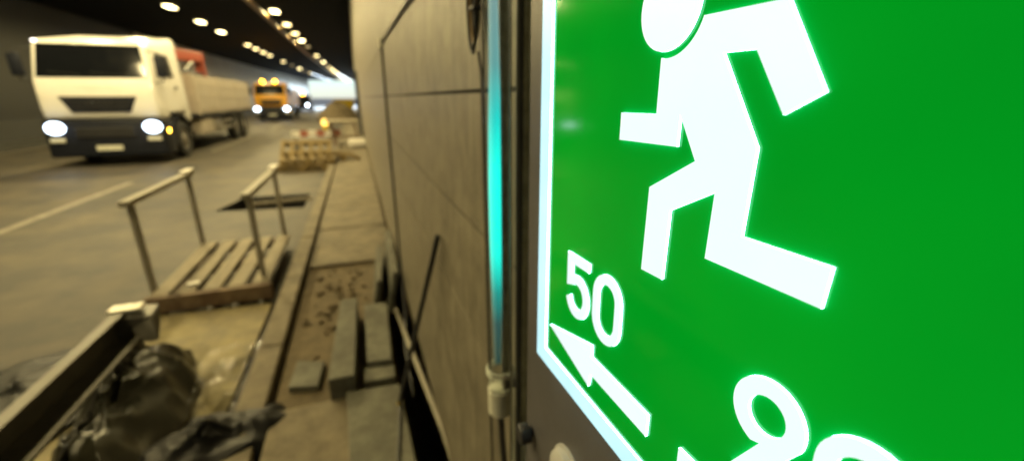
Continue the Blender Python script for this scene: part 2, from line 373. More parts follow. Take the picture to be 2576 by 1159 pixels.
def cab(root, col, W=1.22, ztop=3.08, rise=.30, L=2.35, head='headlight', beacons=False, badge=None, markers=True):
    s = (ztop-.27)/(3.08-.27); Z = lambda z: .27+(z-.27)*s
    prof = [(.05, 1.17), (.0, 1.45), (.0, 2.05), (.05, 2.2), (.24, 2.98), (.42, 3.08), (L, 3.08+rise), (L, 1.0), (1.95, 1.0), (1.85, 1.28), (.75, 1.28), (.62, 1.12)]
    m = MB(); n = len(prof); vs = []
    for sx in (-1, 1):
        for y, z in prof:
            ww = W-(.10*max(0, (z-2.1)/1.0)) if y < L else W-(.07*max(0, (z-2.1)/1.2))
            vs.append((sx*ww, y, Z(z)))
    fs = [tuple(range(n)), tuple(reversed(range(n, 2*n)))] + [(k, (k+1) % n, n+(k+1) % n, n+k) for k in range(n)]
    body = m.add(vs, fs).build('cab', col, root, .10, True, 4)
    def front(x0, x1, z0, z1, off=.012):        # a plate following the raked front
        def yy(z): return .05+(z-2.2)/.78*.19 if z > 2.16 else 0.
        return [(x0, yy(z0)-off, Z(z0)), (x1, yy(z0)-off, Z(z0)), (x1, yy(z0)+.03, Z(z0)), (x0, yy(z0)+.03, Z(z0)),
                (x0, yy(z1)-off, Z(z1)), (x1, yy(z1)-off, Z(z1)), (x1, yy(z1)+.03, Z(z1)), (x0, yy(z1)+.03, Z(z1))]
    p = front(-W+.11, W-.11, 2.17, 2.97); p[4] = (-W+.2, *p[4][1:]); p[5] = (W-.2, *p[5][1:]); p[6] = (W-.2, *p[6][1:]); p[7] = (-W+.2, *p[7][1:])
    ws = MB().hexa(p).build('windscreen', 'dark_glass', body, .01)
    for x in (-.55, .25):
        MB().beam((x-.3, .035, Z(2.30)), (x+.3, .03, Z(2.245)), .02, .02).build('wiper', 'black_rubber', body)
    gp = front(-.80, .80, 1.34, 1.73); gp[0] = (-.6, *gp[0][1:]); gp[1] = (.6, *gp[1][1:]); gp[2] = (.6, *gp[2][1:]); gp[3] = (-.6, *gp[3][1:])
    gr = MB().hexa(gp).build('grille', 'dark_plastic', body, .01)
    for k in range(3):
        z = 1.43+k*.09; MB().box(-.58-.04*k, .58+.04*k, -.026, -.0125, Z(z), Z(z+.035)).build('grille_bar', 'chassis', gr)
    if badge: text_part(badge, .17, 'chrome', gr, Matrix.Translation((0, -.03, Z(1.56))) @ Matrix.Scale(1.5, 4, (1, 0, 0)) @ FACE_FRONT, 'badge')
    MB().box(-.32, .32, -.008, .02, Z(1.94), Z(1.975)).build('front_handle', 'white_paint' if col == 'white_paint' else 'chassis', body)
    bu = MB().hexa([(-W-.02, -.10, Z(.24)), (W+.02, -.10, Z(.24)), (W+.02, .60, Z(.24)), (-W-.02, .60, Z(.24)), (-W-.02, -.06, Z(1.16)), (W+.02, -.06, Z(1.16)), (W+.02, .60, Z(1.11)), (-W-.02, .60, Z(1.11))]).build('bumper', 'dark_plastic', root, .05, True, 3)
    MB().box(-.62, .62, -.112, -.07, Z(.72), Z(.98)).build('bumper_grille', 'chassis', bu, .02)
    lp = MB().box(-.27, .27, -.118, -.095, Z(.40), Z(.52)).build('licence_plate', 'plate_white', bu, .004)
    for sx in (-1, 1):
        hm = MB().lathe((0, 0, 0), (0, -1, 0), [(-.04, .14), (.0, .15), (.03, .135), (.05, .09), (.058, .03)], 24)
        hm.v = [(sx*1.0+x*1.35, y-.085+abs(x)*.12, Z(.97)+z*1.0) for x, y, z in hm.v]
        hl = hm.build('headlight', 'headlight_soft' if head == 'headlight' else 'chrome', bu, 0, True)
        MB().lathe((sx*1.0, -.140, Z(.97)), (0, -1, 0), [(0, .075), (.012, .07), (.02, .04)], 18).build('bulb', head, hl)
        MB().box(sx*.85, sx*1.15, -.118, -.09, Z(.62), Z(.72)).build('fog_lamp', 'plate_white', bu, .02)
        MB().box(sx*(W+.0), sx*(W+.035), .18, .30, Z(.80), Z(.90)).build('side_indicator', 'indicator', bu, .01)
        ar = MB().tube([(sx*(W-.08), .25, Z(2.85)), (sx*(W+.2), .1, Z(2.8)), (sx*(W+.2), .1, Z(2.1)), (sx*(W-.05), .2, Z(2.05))], .018, 8).build('mirror_arm', 'chassis', body, smooth=True)
        MB().box(sx*(W+.09), sx*(W+.33), .06, .16, Z(2.2), Z(2.72)).build('mirror', 'dark_plastic', ar, .03, True)
        # side: door with window and handle
        dp = [(.40, 1.34), (1.62, 1.34), (1.62, 2.92), (.62, 2.92), (.38, 2.25)]
        X = lambda z: sx*(W+.004-.10*max(0, (z-2.1)/1.0))
        X2 = lambda z: sx*(W-.03-.10*max(0, (z-2.1)/1.0))
        dm = MB(); k5 = len(dp)
        dm.add([(X(z), y, Z(z)) for y, z in dp]+[(X2(z), y, Z(z)) for y, z in dp], [tuple(range(k5)), tuple(range(k5, 2*k5))]+[(k, (k+1) % k5, k5+(k+1) % k5, k5+k) for k in range(k5)])
        dr = dm.build('door', col, body)
        wp = [(.50, 2.26), (1.52, 2.26), (1.52, 2.84), (.70, 2.84)]
        wm = MB(); wm.add([(X(z)+sx*.008, y, Z(z)) for y, z in wp]+[(X2(z), y, Z(z)) for y, z in wp], [(0, 1, 2, 3), (4, 5, 6, 7)]+[(k, (k+1) % 4, 4+(k+1) % 4, 4+k) for k in range(4)])
        wm.build('window', 'dark_glass', dr)
        MB().box(sx*(W+.0), sx*(W+.035), 1.38, 1.56, Z(1.95), Z(2.0)).build('handle', 'dark_plastic', dr, .01)
        MB().hexa([(sx*(W-.25), .62, Z(.42)), (sx*(W+.01), .62, Z(.42)), (sx*(W+.01), .80, Z(.42)), (sx*(W-.25), .80, Z(.42)), (sx*(W-.25), .62, Z(1.2)), (sx*(W+.01), .62, Z(1.2)), (sx*(W+.01), .76, Z(1.2)), (sx*(W-.25), .76, Z(1.2))]).build('step', 'dark_plastic', root, .02)
        mg = MB(); pts = [(sx*(W-.14), 1.35+.66*math.cos(a), .55+.66*math.sin(a)) for a in [R(10+i*16) for i in range(11)]]
        for a, b in zip(pts, pts[1:]): mg.beam(a, b, .33, .03, up=(0, .3, 1))
        mg.build('mudguard', 'dark_plastic', root)
        if markers:
            MB().box(sx*(W-.20), sx*(W-.10), .30, .36, Z(3.01), Z(3.05)).build('roof_lamp', 'marker_lamp', body, .015)
    if beacons:
        for x in (-.5, .35):
            bb = MB().lathe((x, .8, Z(3.1)), (0, 0, 1), [(0, .10), (.05, .10)], 16).build('beacon_base', 'chassis', body)
            MB().lathe((x, .8, Z(3.1)+.05), (0, 0, 1), [(0, .11), (.15, .10), (.2, .05)], 16).build('beacon', 'beacon', bb, smooth=True)
    return body

lorry = thing('lorry', 'white dropside lorry with headlights on, nearest vehicle in the tunnel', 'lorry', (-6.09, 14.0, 0))
cab(lorry, 'white_paint', badge='MAN')
MB().box(-.45, -.25, .6, 11.0, .72, 1.0).box(.25, .45, .6, 11.0, .72, 1.0).box(-.45, .45, 2.5, 2.6, .7, .98).box(-.45, .45, 8, 8.1, .7, .98).build('chassis_frame', 'chassis', lorry)
for y in (1.42, 7.6, 8.95):
    for sx in (-1, 1): wheel(lorry, sx*1.06, y, side=sx)
fl = MB().box(-1.22, 1.22, 3.05, 11.1, 1.06, 1.2).build('load_bed', 'chassis', lorry)
hb = MB().box(-1.2, 1.2, 3.05, 3.12, 1.2, 2.45).build('headboard', 'cream_board', fl, .01)
MB().box(-1.2, 1.2, 11.03, 11.1, 1.2, 2.35).build('tailboard', 'cream_board', fl, .01)
for sx in (-1, 1):
    for k in range(3):
        y0 = 3.14+k*2.63
        b = MB().box(sx*1.2, sx*1.235, y0+.05, y0+2.58, 1.2, 2.4).build('side_board', 'cream_board', fl, .008)
        for j in range(3): MB().box(sx*1.2351, sx*1.245, y0+.06, y0+2.57, 1.3+j*.38, 1.33+j*.38).build('board_rib', 'cream_board', b)
        MB().box(sx*1.19, sx*1.25, y0-.05, y0+.05, 1.15, 2.45).build('stake_post', 'cream_board', fl, .008)
    MB().box(sx*.75, sx*1.18, 3.3, 4.5, .52, 1.02).build('tool_box', 'cream_board', lorry, .03)
    MB().box(sx*.7, sx*1.15, 4.75, 5.7, .5, 1.0).build('fuel_tank', 'rim', lorry, .08, True, 3)
    sg = MB().box(sx*1.17, sx*1.2, 5.8, 6.95, .55, .65).box(sx*1.17, sx*1.2, 5.8, 6.95, .8, .9).build('side_guard', 'rim', lorry)
# loader crane folded behind the cab
cr = MB().box(.35, .95, 2.48, 2.98, 1.25, 2.9).build('crane_column', 'red_paint', lorry, .04)
MB().beam((.65, 2.75, 3.02), (.85, 5.6, 3.10), .32, .34).build('crane_boom', 'red_paint', cr, .03)
MB().beam((.85, 5.5, 3.1), (.85, 5.65, 1.6), .26, .28, up=(0, 1, 0)).build('crane_arm', 'red_paint', cr, .03)
MB().tube([(.75, 2.95, 2.2), (.85, 4.6, 2.88)], .07, 12).build('hydraulic_ram', 'chrome', cr, smooth=True)
MB().box(.45, 1.0, 3.3, 5.2, 1.5, 2.55).build('control_box', 'dark_plastic', cr, .05)

ol = thing('lorry', 'orange lorry with two amber roof beacons following the white one', 'lorry', (-5.95, 37.5, 0))
cab(ol, 'orange_paint', W=1.12, ztop=2.72, rise=.12, beacons=True, markers=False)
MB().box(-.4, .4, .6, 7.5, .65, .95).build('chassis_frame', 'chassis', ol)
for y in (1.4, 6.0):
    for sx in (-1, 1): wheel(ol, sx*.98, y, .48, side=sx)
MB().box(-1.12, 1.12, 2.7, 7.6, 1.0, 2.35).build('cargo_body', 'orange_paint', ol, .05)

vn = thing('van', 'small dark van with an amber beacon, farthest vehicle in the lane', 'van', (-6.25+bend(58), 58, 0))
prof = [(0, .4), (-.05, .75), (.15, 1.05), (.75, 1.2), (1.35, 1.95), (4.3, 2.05), (4.6, 1.1), (4.6, .35)]
m = MB(); n = len(prof); m.add([(-.82+.1*(z > 1.3), y, z) for y, z in prof]+[(.82-.1*(z > 1.3), y, z) for y, z in prof], [tuple(range(n)), tuple(range(n, 2*n))]+[(k, (k+1) % n, n+(k+1) % n, n+k) for k in range(n)])
vb = m.build('body', 'dark_plastic', vn, .06, True, 3)
MB().add([(-.68, .80, 1.24), (.68, .80, 1.24), (.62, 1.28, 1.85), (-.62, 1.28, 1.85), (-.68, .85, 1.24), (.68, .85, 1.24), (.62, 1.33, 1.85), (-.62, 1.33, 1.85)], [(0, 1, 2, 3), (4, 5, 6, 7), (0, 1, 5, 4), (1, 2, 6, 5), (2, 3, 7, 6), (3, 0, 4, 7)]).build('windscreen', 'dark_glass', vb)
for sx in (-1, 1):
    MB().lathe((sx*.55, .03, .82), (0, -1, 0), [(0, .12), (.05, .12), (.07, .06)], 16).build('headlight', 'headlight' if sx > 0 else 'headlight_soft', vb)
    for y in (.95, 3.7): wheel(vn, sx*.74, y, .33, .2, sx)
MB().lathe((0, 1.8, 1.98), (0, 0, 1), [(0, .13), (.2, .12), (.26, .05)], 16).build('beacon', 'beacon', vb)

# ================================================================== THINGS ON THE FLOOR
# gangway deck with two hand rails
gw = thing('gangway', 'wooden slatted gangway deck with two pale hand rails on the road', 'gangway', (-1.29, 4.6, .02))
def lo(o_, x, y, z): return (x-o_.location.x, y-o_.location.y, z-o_.location.z)
x0, x1, y0, y1 = -.43, .43, -.78, .66
for k in range(5):
    a = x0+.0+k*(x1-x0+.045)/5
    MB().box(a, a+.128, y0+.05, y1, .125, .155+random.uniform(-.002, .003)).build('plank', 'wood', gw, .004)
MB().box(x0-.02, x1+.02, y0-.01, y0+.045, .015, .150).build('front_board', 'wood_red', gw, .005)
for yy_ in (-.05, y1-.08): MB().box(x0, x1-.09, yy_, yy_+.08, .03, .124).build('bearer', 'wood_red', gw, .004)
MB().box(x0, x0+.06, y0+.05, y1, -.02, .03).box(x1-.18, x1-.12, y0+.05, y1, -.02, .03).build('runner', 'wood_red', gw)
for px in (-.455, .36):
    for py in (-.57, .70):
        MB().box(px-.022, px+.022, py-.022, py+.022, .02, .88).build('post', 'rail_paint', gw, .006)
    MB().beam((px, -.57-.1, .90), (px, .70+.09, .905), .07, .045).build('hand_rail', 'rail_paint', gw, .006)
MB().beam((.36, .62, .935), (.36, .82, .94), .075, .03).build('rail_cap', 'barrier_white', gw, .005)
MB().beam((-.455, .62, .935), (-.455, .82, .94), .075, .03).build('rail_cap', 'barrier_white', gw, .005)
b = MB().beam((-.2, -.62, .165), (-.12, -.6, .165), .05, .03).build('wood_chip', 'barrier_white', gw)
pb = MB().beam((-1.75, 7.78, .02), (-.87, 7.95, .02), .06, .04).build('timber', 'wood'); tag(pb, 'timber laid across the dark open pit in the road', 'timber')
# yellow plywood sheet
bd = MB().hexa([(-1.82, 2.0, .004), (-.86, 1.95, .004), (-.84, 3.74, .004), (-1.80, 3.78, .004), (-1.82, 2.0, .026), (-.86, 1.95, .022), (-.84, 3.74, .024), (-1.80, 3.78, .03)]).build('plywood_sheet', 'plywood')
tag(bd, 'dusty yellow plywood sheet lying on the road before the gangway', 'plywood')
# steel channel on a trestle
ch = thing('steel_channel', 'long dirty steel channel propped up beside the plastic sacks', 'channel', (-1.40, 2.0, 0))
MB().box(-.055, .005, -2.4, .86, .485, .50).box(-.055, -.043, -2.4, .86, .36, .4849).box(-.055, .075, -2.4, .80, .345, .3599).build('profile', 'steel', ch, .002, seg=1)
MB().hexa([(-.10, .78, .33), (.17, .74, .33), (.10, .97, .33), (-.10, .97, .33), (-.08, .80, .49), (.13, .84, .46), (.12, .98, .47), (-.08, .98, .49)]).build('end_bracket', 'steel', ch, .01)
MB().box(-.085, .075, .84, .93, .4905, .515).build('end_plate', 'steel_bright', ch, .008)
for y in (-1.9, .82):
    MB().beam((.02, y, .0), (.02, y, .34), .05, .07, up=(0, 1, 0)).build('prop', 'dark_bar', ch)
# sacks and films, some shaped as shade on the floor
def crumple(nx, ny, fx, mat, name, label, cat, amp=.05, fr=5., seed=0., thick=True):
    m = MB(); vs = []
    for i in range(nx+1):
        for j in range(ny+1):
            u, v = i/nx, j/ny; p = Vector(fx(u, v))
            q = Vector((p.x*fr+seed, p.y*fr, p.z*fr+u*2))
            ridge = 1-abs(noise.noise(q))*2.2; r2 = 1-abs(noise.noise(q*2.2+Vector((5, 1, 0))))*2
            d = amp*(ridge*.62+r2*.3); p += Vector((noise.noise(q+Vector((9, 0, 0)))*amp*.8, noise.noise(q+Vector((0, 9, 0)))*amp*.8, d))
            p.z = max(p.z, .008+.004*random.random()); vs.append(p)
    fs = [(i*(ny+1)+j, (i+1)*(ny+1)+j, (i+1)*(ny+1)+j+1, i*(ny+1)+j+1) for i in range(nx) for j in range(ny)]
    o = m.add(vs, fs).build(name, mat, smooth=True)
    return tag(o, label, cat)
def heap(cx_, cy_, rx, ry, h, rot=0.):
    c, s = math.cos(rot), math.sin(rot)
    def f(u, v):
        r = u; a = v*2*math.pi; x = rx*r*math.cos(a); y = ry*r*math.sin(a)
        return (cx_+c*x-s*y, cy_+s*x+c*y, .03+h*(1-r**2.2)*(1+.25*noise.noise((math.cos(a)*2, math.sin(a)*2, cx_))))
    return f
crumple(60, 110, heap(-1.27, 2.36, .25, .72, .27, .10), 'tarp', 'sack_and_shade', 'large dark green plastic sack slumped under the steel channel', 'sack', .085, 4.2, 3)
crumple(50, 90, heap(-.80, 2.00, .42, .26, .15, .3), 'black_film_shade', 'sack_and_shade', 'shiny black plastic sack at the bottom edge beside the kerb, widened as shade', 'sack', .05, 3.6, 8)  # black sack spread wider to darken the shaded walkway edge too
crumple(46, 46, lambda u, v: (-1.12+u*.50+.02*v, 2.30+v*.75, .035+.05*math.sin(u*3.1)*math.sin(v*3.1)), 'film', 'plastic_film', 'crumpled clear plastic film lying over the plywood sheet', 'film', .05, 4, 14)
crumple(30, 40, heap(-1.98, 2.80, .42, .60, .09, .1), 'black_film_shade', 'sack_and_shade', 'flat dark heap standing in for the shadow left of the steel channel', 'sack', .035, 3.5, 21)  # no sack here: a dark heap added in place of a soft shadow

# duct slabs lying about on the walkway
def slab(name, label, pts, dz, mat='concrete_grey'):
    p = [Vector(q) for q in pts]; o = MB().hexa(p+[q+Vector(dz) for q in p]).build(name, mat, None, .006)
    return tag(o, label, 'slab')
slab('concrete_slab', 'narrow grey concrete slab on edge beside the rubble patch', [(-.285, 2.10, .10), (-.15, 2.10, .10), (-.13, 3.06, .10), (-.245, 3.08, .10)], (0, 0, .17))
slab('concrete_slab', 'grey concrete slab lying flat right of the narrow one', [(-.085, 2.26, .10), (.055, 2.24, .10), (.075, 3.0, .10), (-.085, 3.02, .10)], (0, 0, .13))
slab('concrete_slab', 'small square end block in front of the flat slab', [(-.105, 2.12, .10), (.06, 2.11, .10), (.062, 2.232, .10), (-.10, 2.245, .10)], (0, 0, .10))
slab('concrete_slab', 'large grey green concrete slab lying flat, nearest the camera', [(-.17, 1.34, .142), (.10, 1.30, .142), (.075, 2.05, .14), (-.20, 2.08, .14)], (.0, .0, .05))
slab('concrete_slab', 'pale thin slab standing on edge against the far stack', [(-.03, 3.12, .10), (.01, 3.12, .10), (.06, 3.95, .10), (.01, 3.95, .10)], (.05, 0, .26))
slab('concrete_slab', 'pale thin slab leaning closest to the panel wall', [(.075, 3.05, .10), (.115, 3.05, .10), (.135, 4.1, .12), (.095, 4.1, .12)], (.07, 0, .34))
slab('concrete_slab', 'short broken slab half sunk in the soil by the kerb gap', [(-.52, 2.30, .08), (-.36, 2.26, .08), (-.34, 2.5, .08), (-.50, 2.56, .08)], (0, .0, .06))
st = MB(); rs = random.Random(3)
for k in range(260):
    x = rs.uniform(-.56, .05); y = rs.uniform(2.2, 4.1)
    if (-.28 < x < .09 and y < 3.12) or (x > -.05 and y > 3.05): continue
    if rs.random() > math.exp(-((x+.28)**2/.09+(y-3.5)**2/.25))+.12: continue
    r = rs.uniform(.008, .03)
    st.lathe((x, y, .10+r*.3), (rs.uniform(-.4, .4), rs.uniform(-.4, .4), 1), [(-r*.6, r*rs.uniform(.3, .6)), (-r*.1, r), (r*.4, r*.8), (r*.7, r*.3)], 6)
o = st.build('rubble', 'soil'); o['kind'] = 'stuff'; o['label'] = 'loose stones and rubble where walkway slabs are lifted'; o['category'] = 'rubble'
# rod leaning on the wall and pipes at its foot
rod = thing('rod', 'dark rod with a yellow tip leaning against the panel wall', 'rod', (.061, 1.86, .14))
top = Vector((.208, 1.278, 1.276)); bot = Vector((.061, 1.868, .215))
MB().tube([top-rod.location, bot-rod.location], .0095, 10).build('shaft', 'dark_bar', rod, smooth=True)
MB().tube([bot-rod.location, bot+(bot-top).normalized()*.02-rod.location], .011, 10).build('tip', 'yellow_paint', rod)
o = MB().tube([(.13, 3.2, .12), (.18, 2.4, .17), (.24, 1.6, .20), (.28, 1.0, .14), (.28, -1, .12)], .016, 10).build('pipe', 'rail_paint', smooth=True); tag(o, 'thin pale pipe lying along the open duct at the wall foot', 'pipe')
o = MB().tube([(.215, -.4, 2.035), (.213, .6, 2.03), (.214, 1.62, 2.022), (.212, 3.0, 2.052), (.212, 3.17, 2.045), (.212, 3.205, 2.0), (.213, 3.26, 1.26), (.212, 3.2, .73), (.205, 3.05, .40), (.19, 2.8, .17), (.15, 2.5, .15), (.15, 2.1, .05)], .0075, 8).build('cable', 'cable', smooth=True)
tag(o, 'black cable clipped along the panel wall and dropping to the floor', 'cable')
o = MB().box(.196, .2199, 3.13, 3.19, 2.02, 2.075).build('cable_clip', 'cap_white', None, .006); tag(o, 'small pale clip holding the cable at its bend', 'clip')
o = MB().tube([(.062, 1.90, .200), (.056, 1.80, .199), (.03, 1.60, .199), (.0, 1.36, .198)], .006, 8).build('cord', 'cable', smooth=True); tag(o, 'thin dark cord lying over the nearest flat slab', 'cord')
# pallets
def pallet():
    t = thing('pallet', 'x', 'pallet', (0, 0, 0), 0, 'yellow wooden pallets by the walkway')
    for k in range(6): MB().box(-.4, .4, -.6+k*.22, -.6+k*.22+.085, .122, .144).build('top_board', 'pallet_wood', t)
    for k in range(3):
        x = -.4+k*.35; MB().box(x, x+.1, -.6, .6, .1, .1215).build('stringer', 'pallet_wood', t)
        for j in range(3): MB().box(x, x+.1, -.6+j*.53, -.6+j*.53+.14, .0225, .0995).build('block', 'pallet_wood', t)
        MB().box(x, x+.1, -.6, .6, 0, .022).build('bottom_board', 'pallet_wood', t)
    return t
p0 = pallet()
for k, (loc, rot, lab) in enumerate([((-1.30, 11.55, 0), (0, 0, 1.45), 'yellow wooden pallet at the bottom of the pile'),
                                     ((-1.22, 11.62, .146), (0, 0, 1.62), 'yellow wooden pallet second from the bottom of the pile'),
                                     ((-1.28, 11.95, .30), (R(0), R(-40), 1.50), 'yellow wooden pallet tilted on top of the pile'),
                                     ((-.52, 12.3, .14), (0, R(10), .2), 'yellow wooden pallet lying apart on the walkway')]):
    o = p0 if k == 0 else copy_tree(p0)
    o.location = loc; o.rotation_euler = rot; o['label'] = lab
# barrier board with warning lamp, trestle table, heap, boxes further on
br = thing('barrier', 'red and white barrier board with a yellow warning lamp', 'barrier', (-1.35, 16.3, 0), .06)
for k in range(6): MB().box(-.78+k*.26, -.78+(k+1)*.26, -.014, .014, .42, .62).build('stripe_panel', 'barrier_red' if k % 2 else 'barrier_white', br)
for x in (-.65, .65):
    MB().box(x-.02, x+.02, .0145, .05, .03, .7).build('post', 'steel', br); MB().box(x-.1, x+.1, -.3, .3, 0, .05).build('foot', 'black_rubber', br, .01)
lm_ = MB().box(.22, .40, -.05, .05, .625, .78).build('battery_box', 'yellow_paint', br, .01)
MB().lathe((.31, -.05, .88), (0, 1, 0), [(0, .10), (.02, .115), (.08, .115), (.1, .10)], 18).build('warning_lamp', 'warn_lamp', lm_, smooth=True)
tb = thing('trestle_table', 'wooden trestle table with a bright plank end beside the wall', 'table', (-.42, 15.6, .14))
MB().box(-.55, .5, -.5, .9, .78, .83).build('table_top', 'wood', tb, .005)
for sx in (-.4, .35):
    for sy in (-.35, .75): MB().beam((sx+.1, sy, 0), (sx-.02, sy, .78), .06, .06, up=(0, 1, 0)).build('leg', 'wood_red', tb)
MB().box(-.5, .45, -.38, -.32, .3, .36).build('brace', 'wood_red', tb)
o = MB().box(-.30, .25, 14.6, 15.0, .18, .42).build('cement_bag', 'barrier_white', None, .06, True, 3); tag(o, 'pale cement bag on the walkway under the trestle table', 'bag')
def heap_stuff(cx_, cy_, rx, ry, h, name, label, mat, cat):
    o = crumple(24, 40, heap(cx_, cy_, rx, ry, h), mat, name, label, cat, .16, 1.6, 4); return o
heap_stuff(-1.3, 36, 1.5, 3.0, 1.3, 'spoil_heap', 'brown spoil heap piled far along the walkway', 'soil', 'heap')
yb = thing('skip', 'yellow skip standing behind the brown spoil heap', 'skip', (-.9+bend(44), 44, 0))
MB().hexa([(-.7, -1, .1), (.6, -1, .1), (.6, 1, .1), (-.7, 1, .1), (-.9, -1.5, 1.5), (.8, -1.5, 1.5), (.8, 1.5, 1.5), (-.9, 1.5, 1.5)]).build('tub', 'yellow_paint', yb, .03)
MB().box(-.95, .85, -1.55, -1.45, 1.4, 1.55).build('rim_bar', 'yellow_paint', yb)
nd = thing('niche_door', 'dark steel door frame standing proud of the far panel wall', 'door', (.22, 20.5, .14))
MB().box(-.10, .02, -1.2, 1.2, 0, 2.6).build('frame', 'dark_bar', nd, .01)
MB().box(-.125, -.1005, -1.0, 1.0, .05, 2.45).build('leaf', 'chassis', nd)

# ================================================================== TUBE LAMPS, WIRES ON THE WALL
def tube_lamp(label, px, pyb, lit, xc, r):
    P = atX(px, 500, xc); y = P.y; zb = atX(px, pyb, xc).z
    t = thing('tube_lamp', label, 'lamp', (xc, y, zb), 0)
    H = 1.9-zb+.35
    MB().tube([(0, 0, .02), (0, 0, H)], r, 28, False).build('clear_tube', 'clear_tube', t, smooth=True)
    MB().lathe((0, 0, -.02), (0, 0, 1), [(0, r*.7), (.004, r*1.06), (.05, r*1.08), (.052, r*.9)], 28).build('end_cap', 'cap_white', t, smooth=True)
    MB().lathe((0, 0, H-.02), (0, 0, 1), [(0, r*1.05), (.05, r*1.05)], 28).build('end_cap', 'cap_white', t, smooth=True)
    rf = MB(); k = 9
    for z in (.035, H-.03):
        pass
    pts = [(r*.82*math.cos(a), r*.82*math.sin(a)) for a in [R(-75+i*150/k)+R(-20) for i in range(k+1)]]
    rf.add([(a, b, .035) for a, b in pts]+[(a, b, H-.03) for a, b in pts], [(i, i+1, k+2+i, k+1+i) for i in range(k)])
    rf.build('reflector', 'reflector', t, smooth=True)
    if not lit: MB().tube([(-.2*r, -.3*r, .03), (-.2*r, -.3*r, H-.03)], r*.36, 12).build('dark_core', 'dark_bar', t, smooth=True)
    if lit:
        z1 = lambda py: atX(px, py, xc).z-zb
        pr = [(z1(900), r*.30), (z1(735), r*.42), (z1(600), r*.50), (z1(480), r*.52), (z1(330), r*.47), (z1(200), r*.38), (z1(0), r*.32), (H-.03, r*.32)]
        MB().lathe((-r*.25, -r*.10, 0), (0, 0, 1), pr, 16).build('turquoise_core', 'tube_light', t, smooth=True)
        mt = MATS['tube_light'].node_tree; bs = mt.nodes['Principled BSDF']          # core emission is strongest half way down
        tc = mt.nodes.new('ShaderNodeTexCoord'); sx_ = mt.nodes.new('ShaderNodeSeparateXYZ'); mt.links.new(tc.outputs['Object'], sx_.inputs[0])
        mr = mt.nodes.new('ShaderNodeMapRange'); mr.inputs[1].default_value = z1(900); mr.inputs[2].default_value = z1(0); mt.links.new(sx_.outputs[2], mr.inputs[0])
        rp = mt.nodes.new('ShaderNodeValToRGB'); e = rp.color_ramp.elements
        e[0].color = (.0, .03, .03, 1); e[1].color = (.16, .30, .30, 1)
        for pos, c in ((.14, (.01, .07, .07)), (.24, (0, .28, .24)), (.36, (0, 1.0, .8)), (.60, (0, 1.1, .88)), (.74, (.0, .6, .55)), (.86, (.10, .32, .32))):
            q = e.new(pos); q.color = (*c, 1)
        mt.links.new(mr.outputs[0], rp.inputs[0]); mt.links.new(rp.outputs[0], bs.inputs['Emission Color'])
        bs.inputs['Base Color'].default_value = (.3, .36, .36, 1); bs.inputs['Roughness'].default_value = .15; bs.inputs['Emission Strength'].default_value = 1.1
        for i in range(46):
            z = .1+i*(H-.2)/46
            MB().box(r*.1, r*.16, -r*.80, -r*.74, z, z+.004).build('reflector_slot', 'gasket', t)
    c = MB(); c.tube([(0, 0, -.015), (.002, -.006, -.10), (.006, -.03, -.22), (.01, -.03, -.40), (.012, -.02, -.7)], .0055, 10).build('lead', 'cable', t, smooth=True)
    return t
tl = tube_lamp('clear tube lamp with a turquoise core, clamped upright on the panel wall', 1254, 1000, True, .184, .0195)
t2 = tube_lamp('unlit clear tube lamp squeezed between the turquoise tube and the sign', 1309, 1250, False, .190, .0140)
cl = thing('wire_clamp', 'twisted wire clamp round the lower end of the turquoise tube lamp', 'clamp', tl.location)
for dz in (.062, .070):
    MB().tube([(.022*math.cos(a), .022*math.sin(a), dz) for a in [i*2*math.pi/20 for i in range(21)]], .0018, 6).build('wire_loop', 'reflector', cl, smooth=True)
MB().tube([(-.004, -.02, .066), (.005, -.03, .075), (.012, -.034, .06), (.018, -.032, .085), (.02, -.02, .07)], .0022, 6).build('twisted_end', 'reflector', cl, smooth=True)
MB().box(-.006, .02, -.04, -.026, .055, .075).build('clamp_block', 'steel', cl, .002)
# oval loop of cable hung by the tube
co = thing('cable_coil', 'oval coil of brown cable hanging on the wall beside the tube', 'cable', (.21, .775, 1.86))
for j in range(3):
    MB().tube([(-.004+.004*j, (.026-.003*j)*math.cos(a), .0+(.085-.006*j)*math.sin(a)+.01*j) for a in [i*2*math.pi/32 for i in range(33)]], .0032, 8).build('loop', 'tray' if j == 1 else 'cable', co, smooth=True)
for z in (-.02, .03): MB().box(-.012, .008, -.04, -.012, z, z+.004).build('cable_tie', 'cable', co)
o = MB().tube([(.212, .76, 1.776), (.213, .745, 1.74), (.214, .742, 1.5), (.214, .735, 1.2), (.214, .72, .8), (.214, .74, .3), (.214, .75, -.1)], .0028, 8).build('wire', 'cable', smooth=True); tag(o, 'thin dark wire hanging straight down from the cable coil', 'wire')

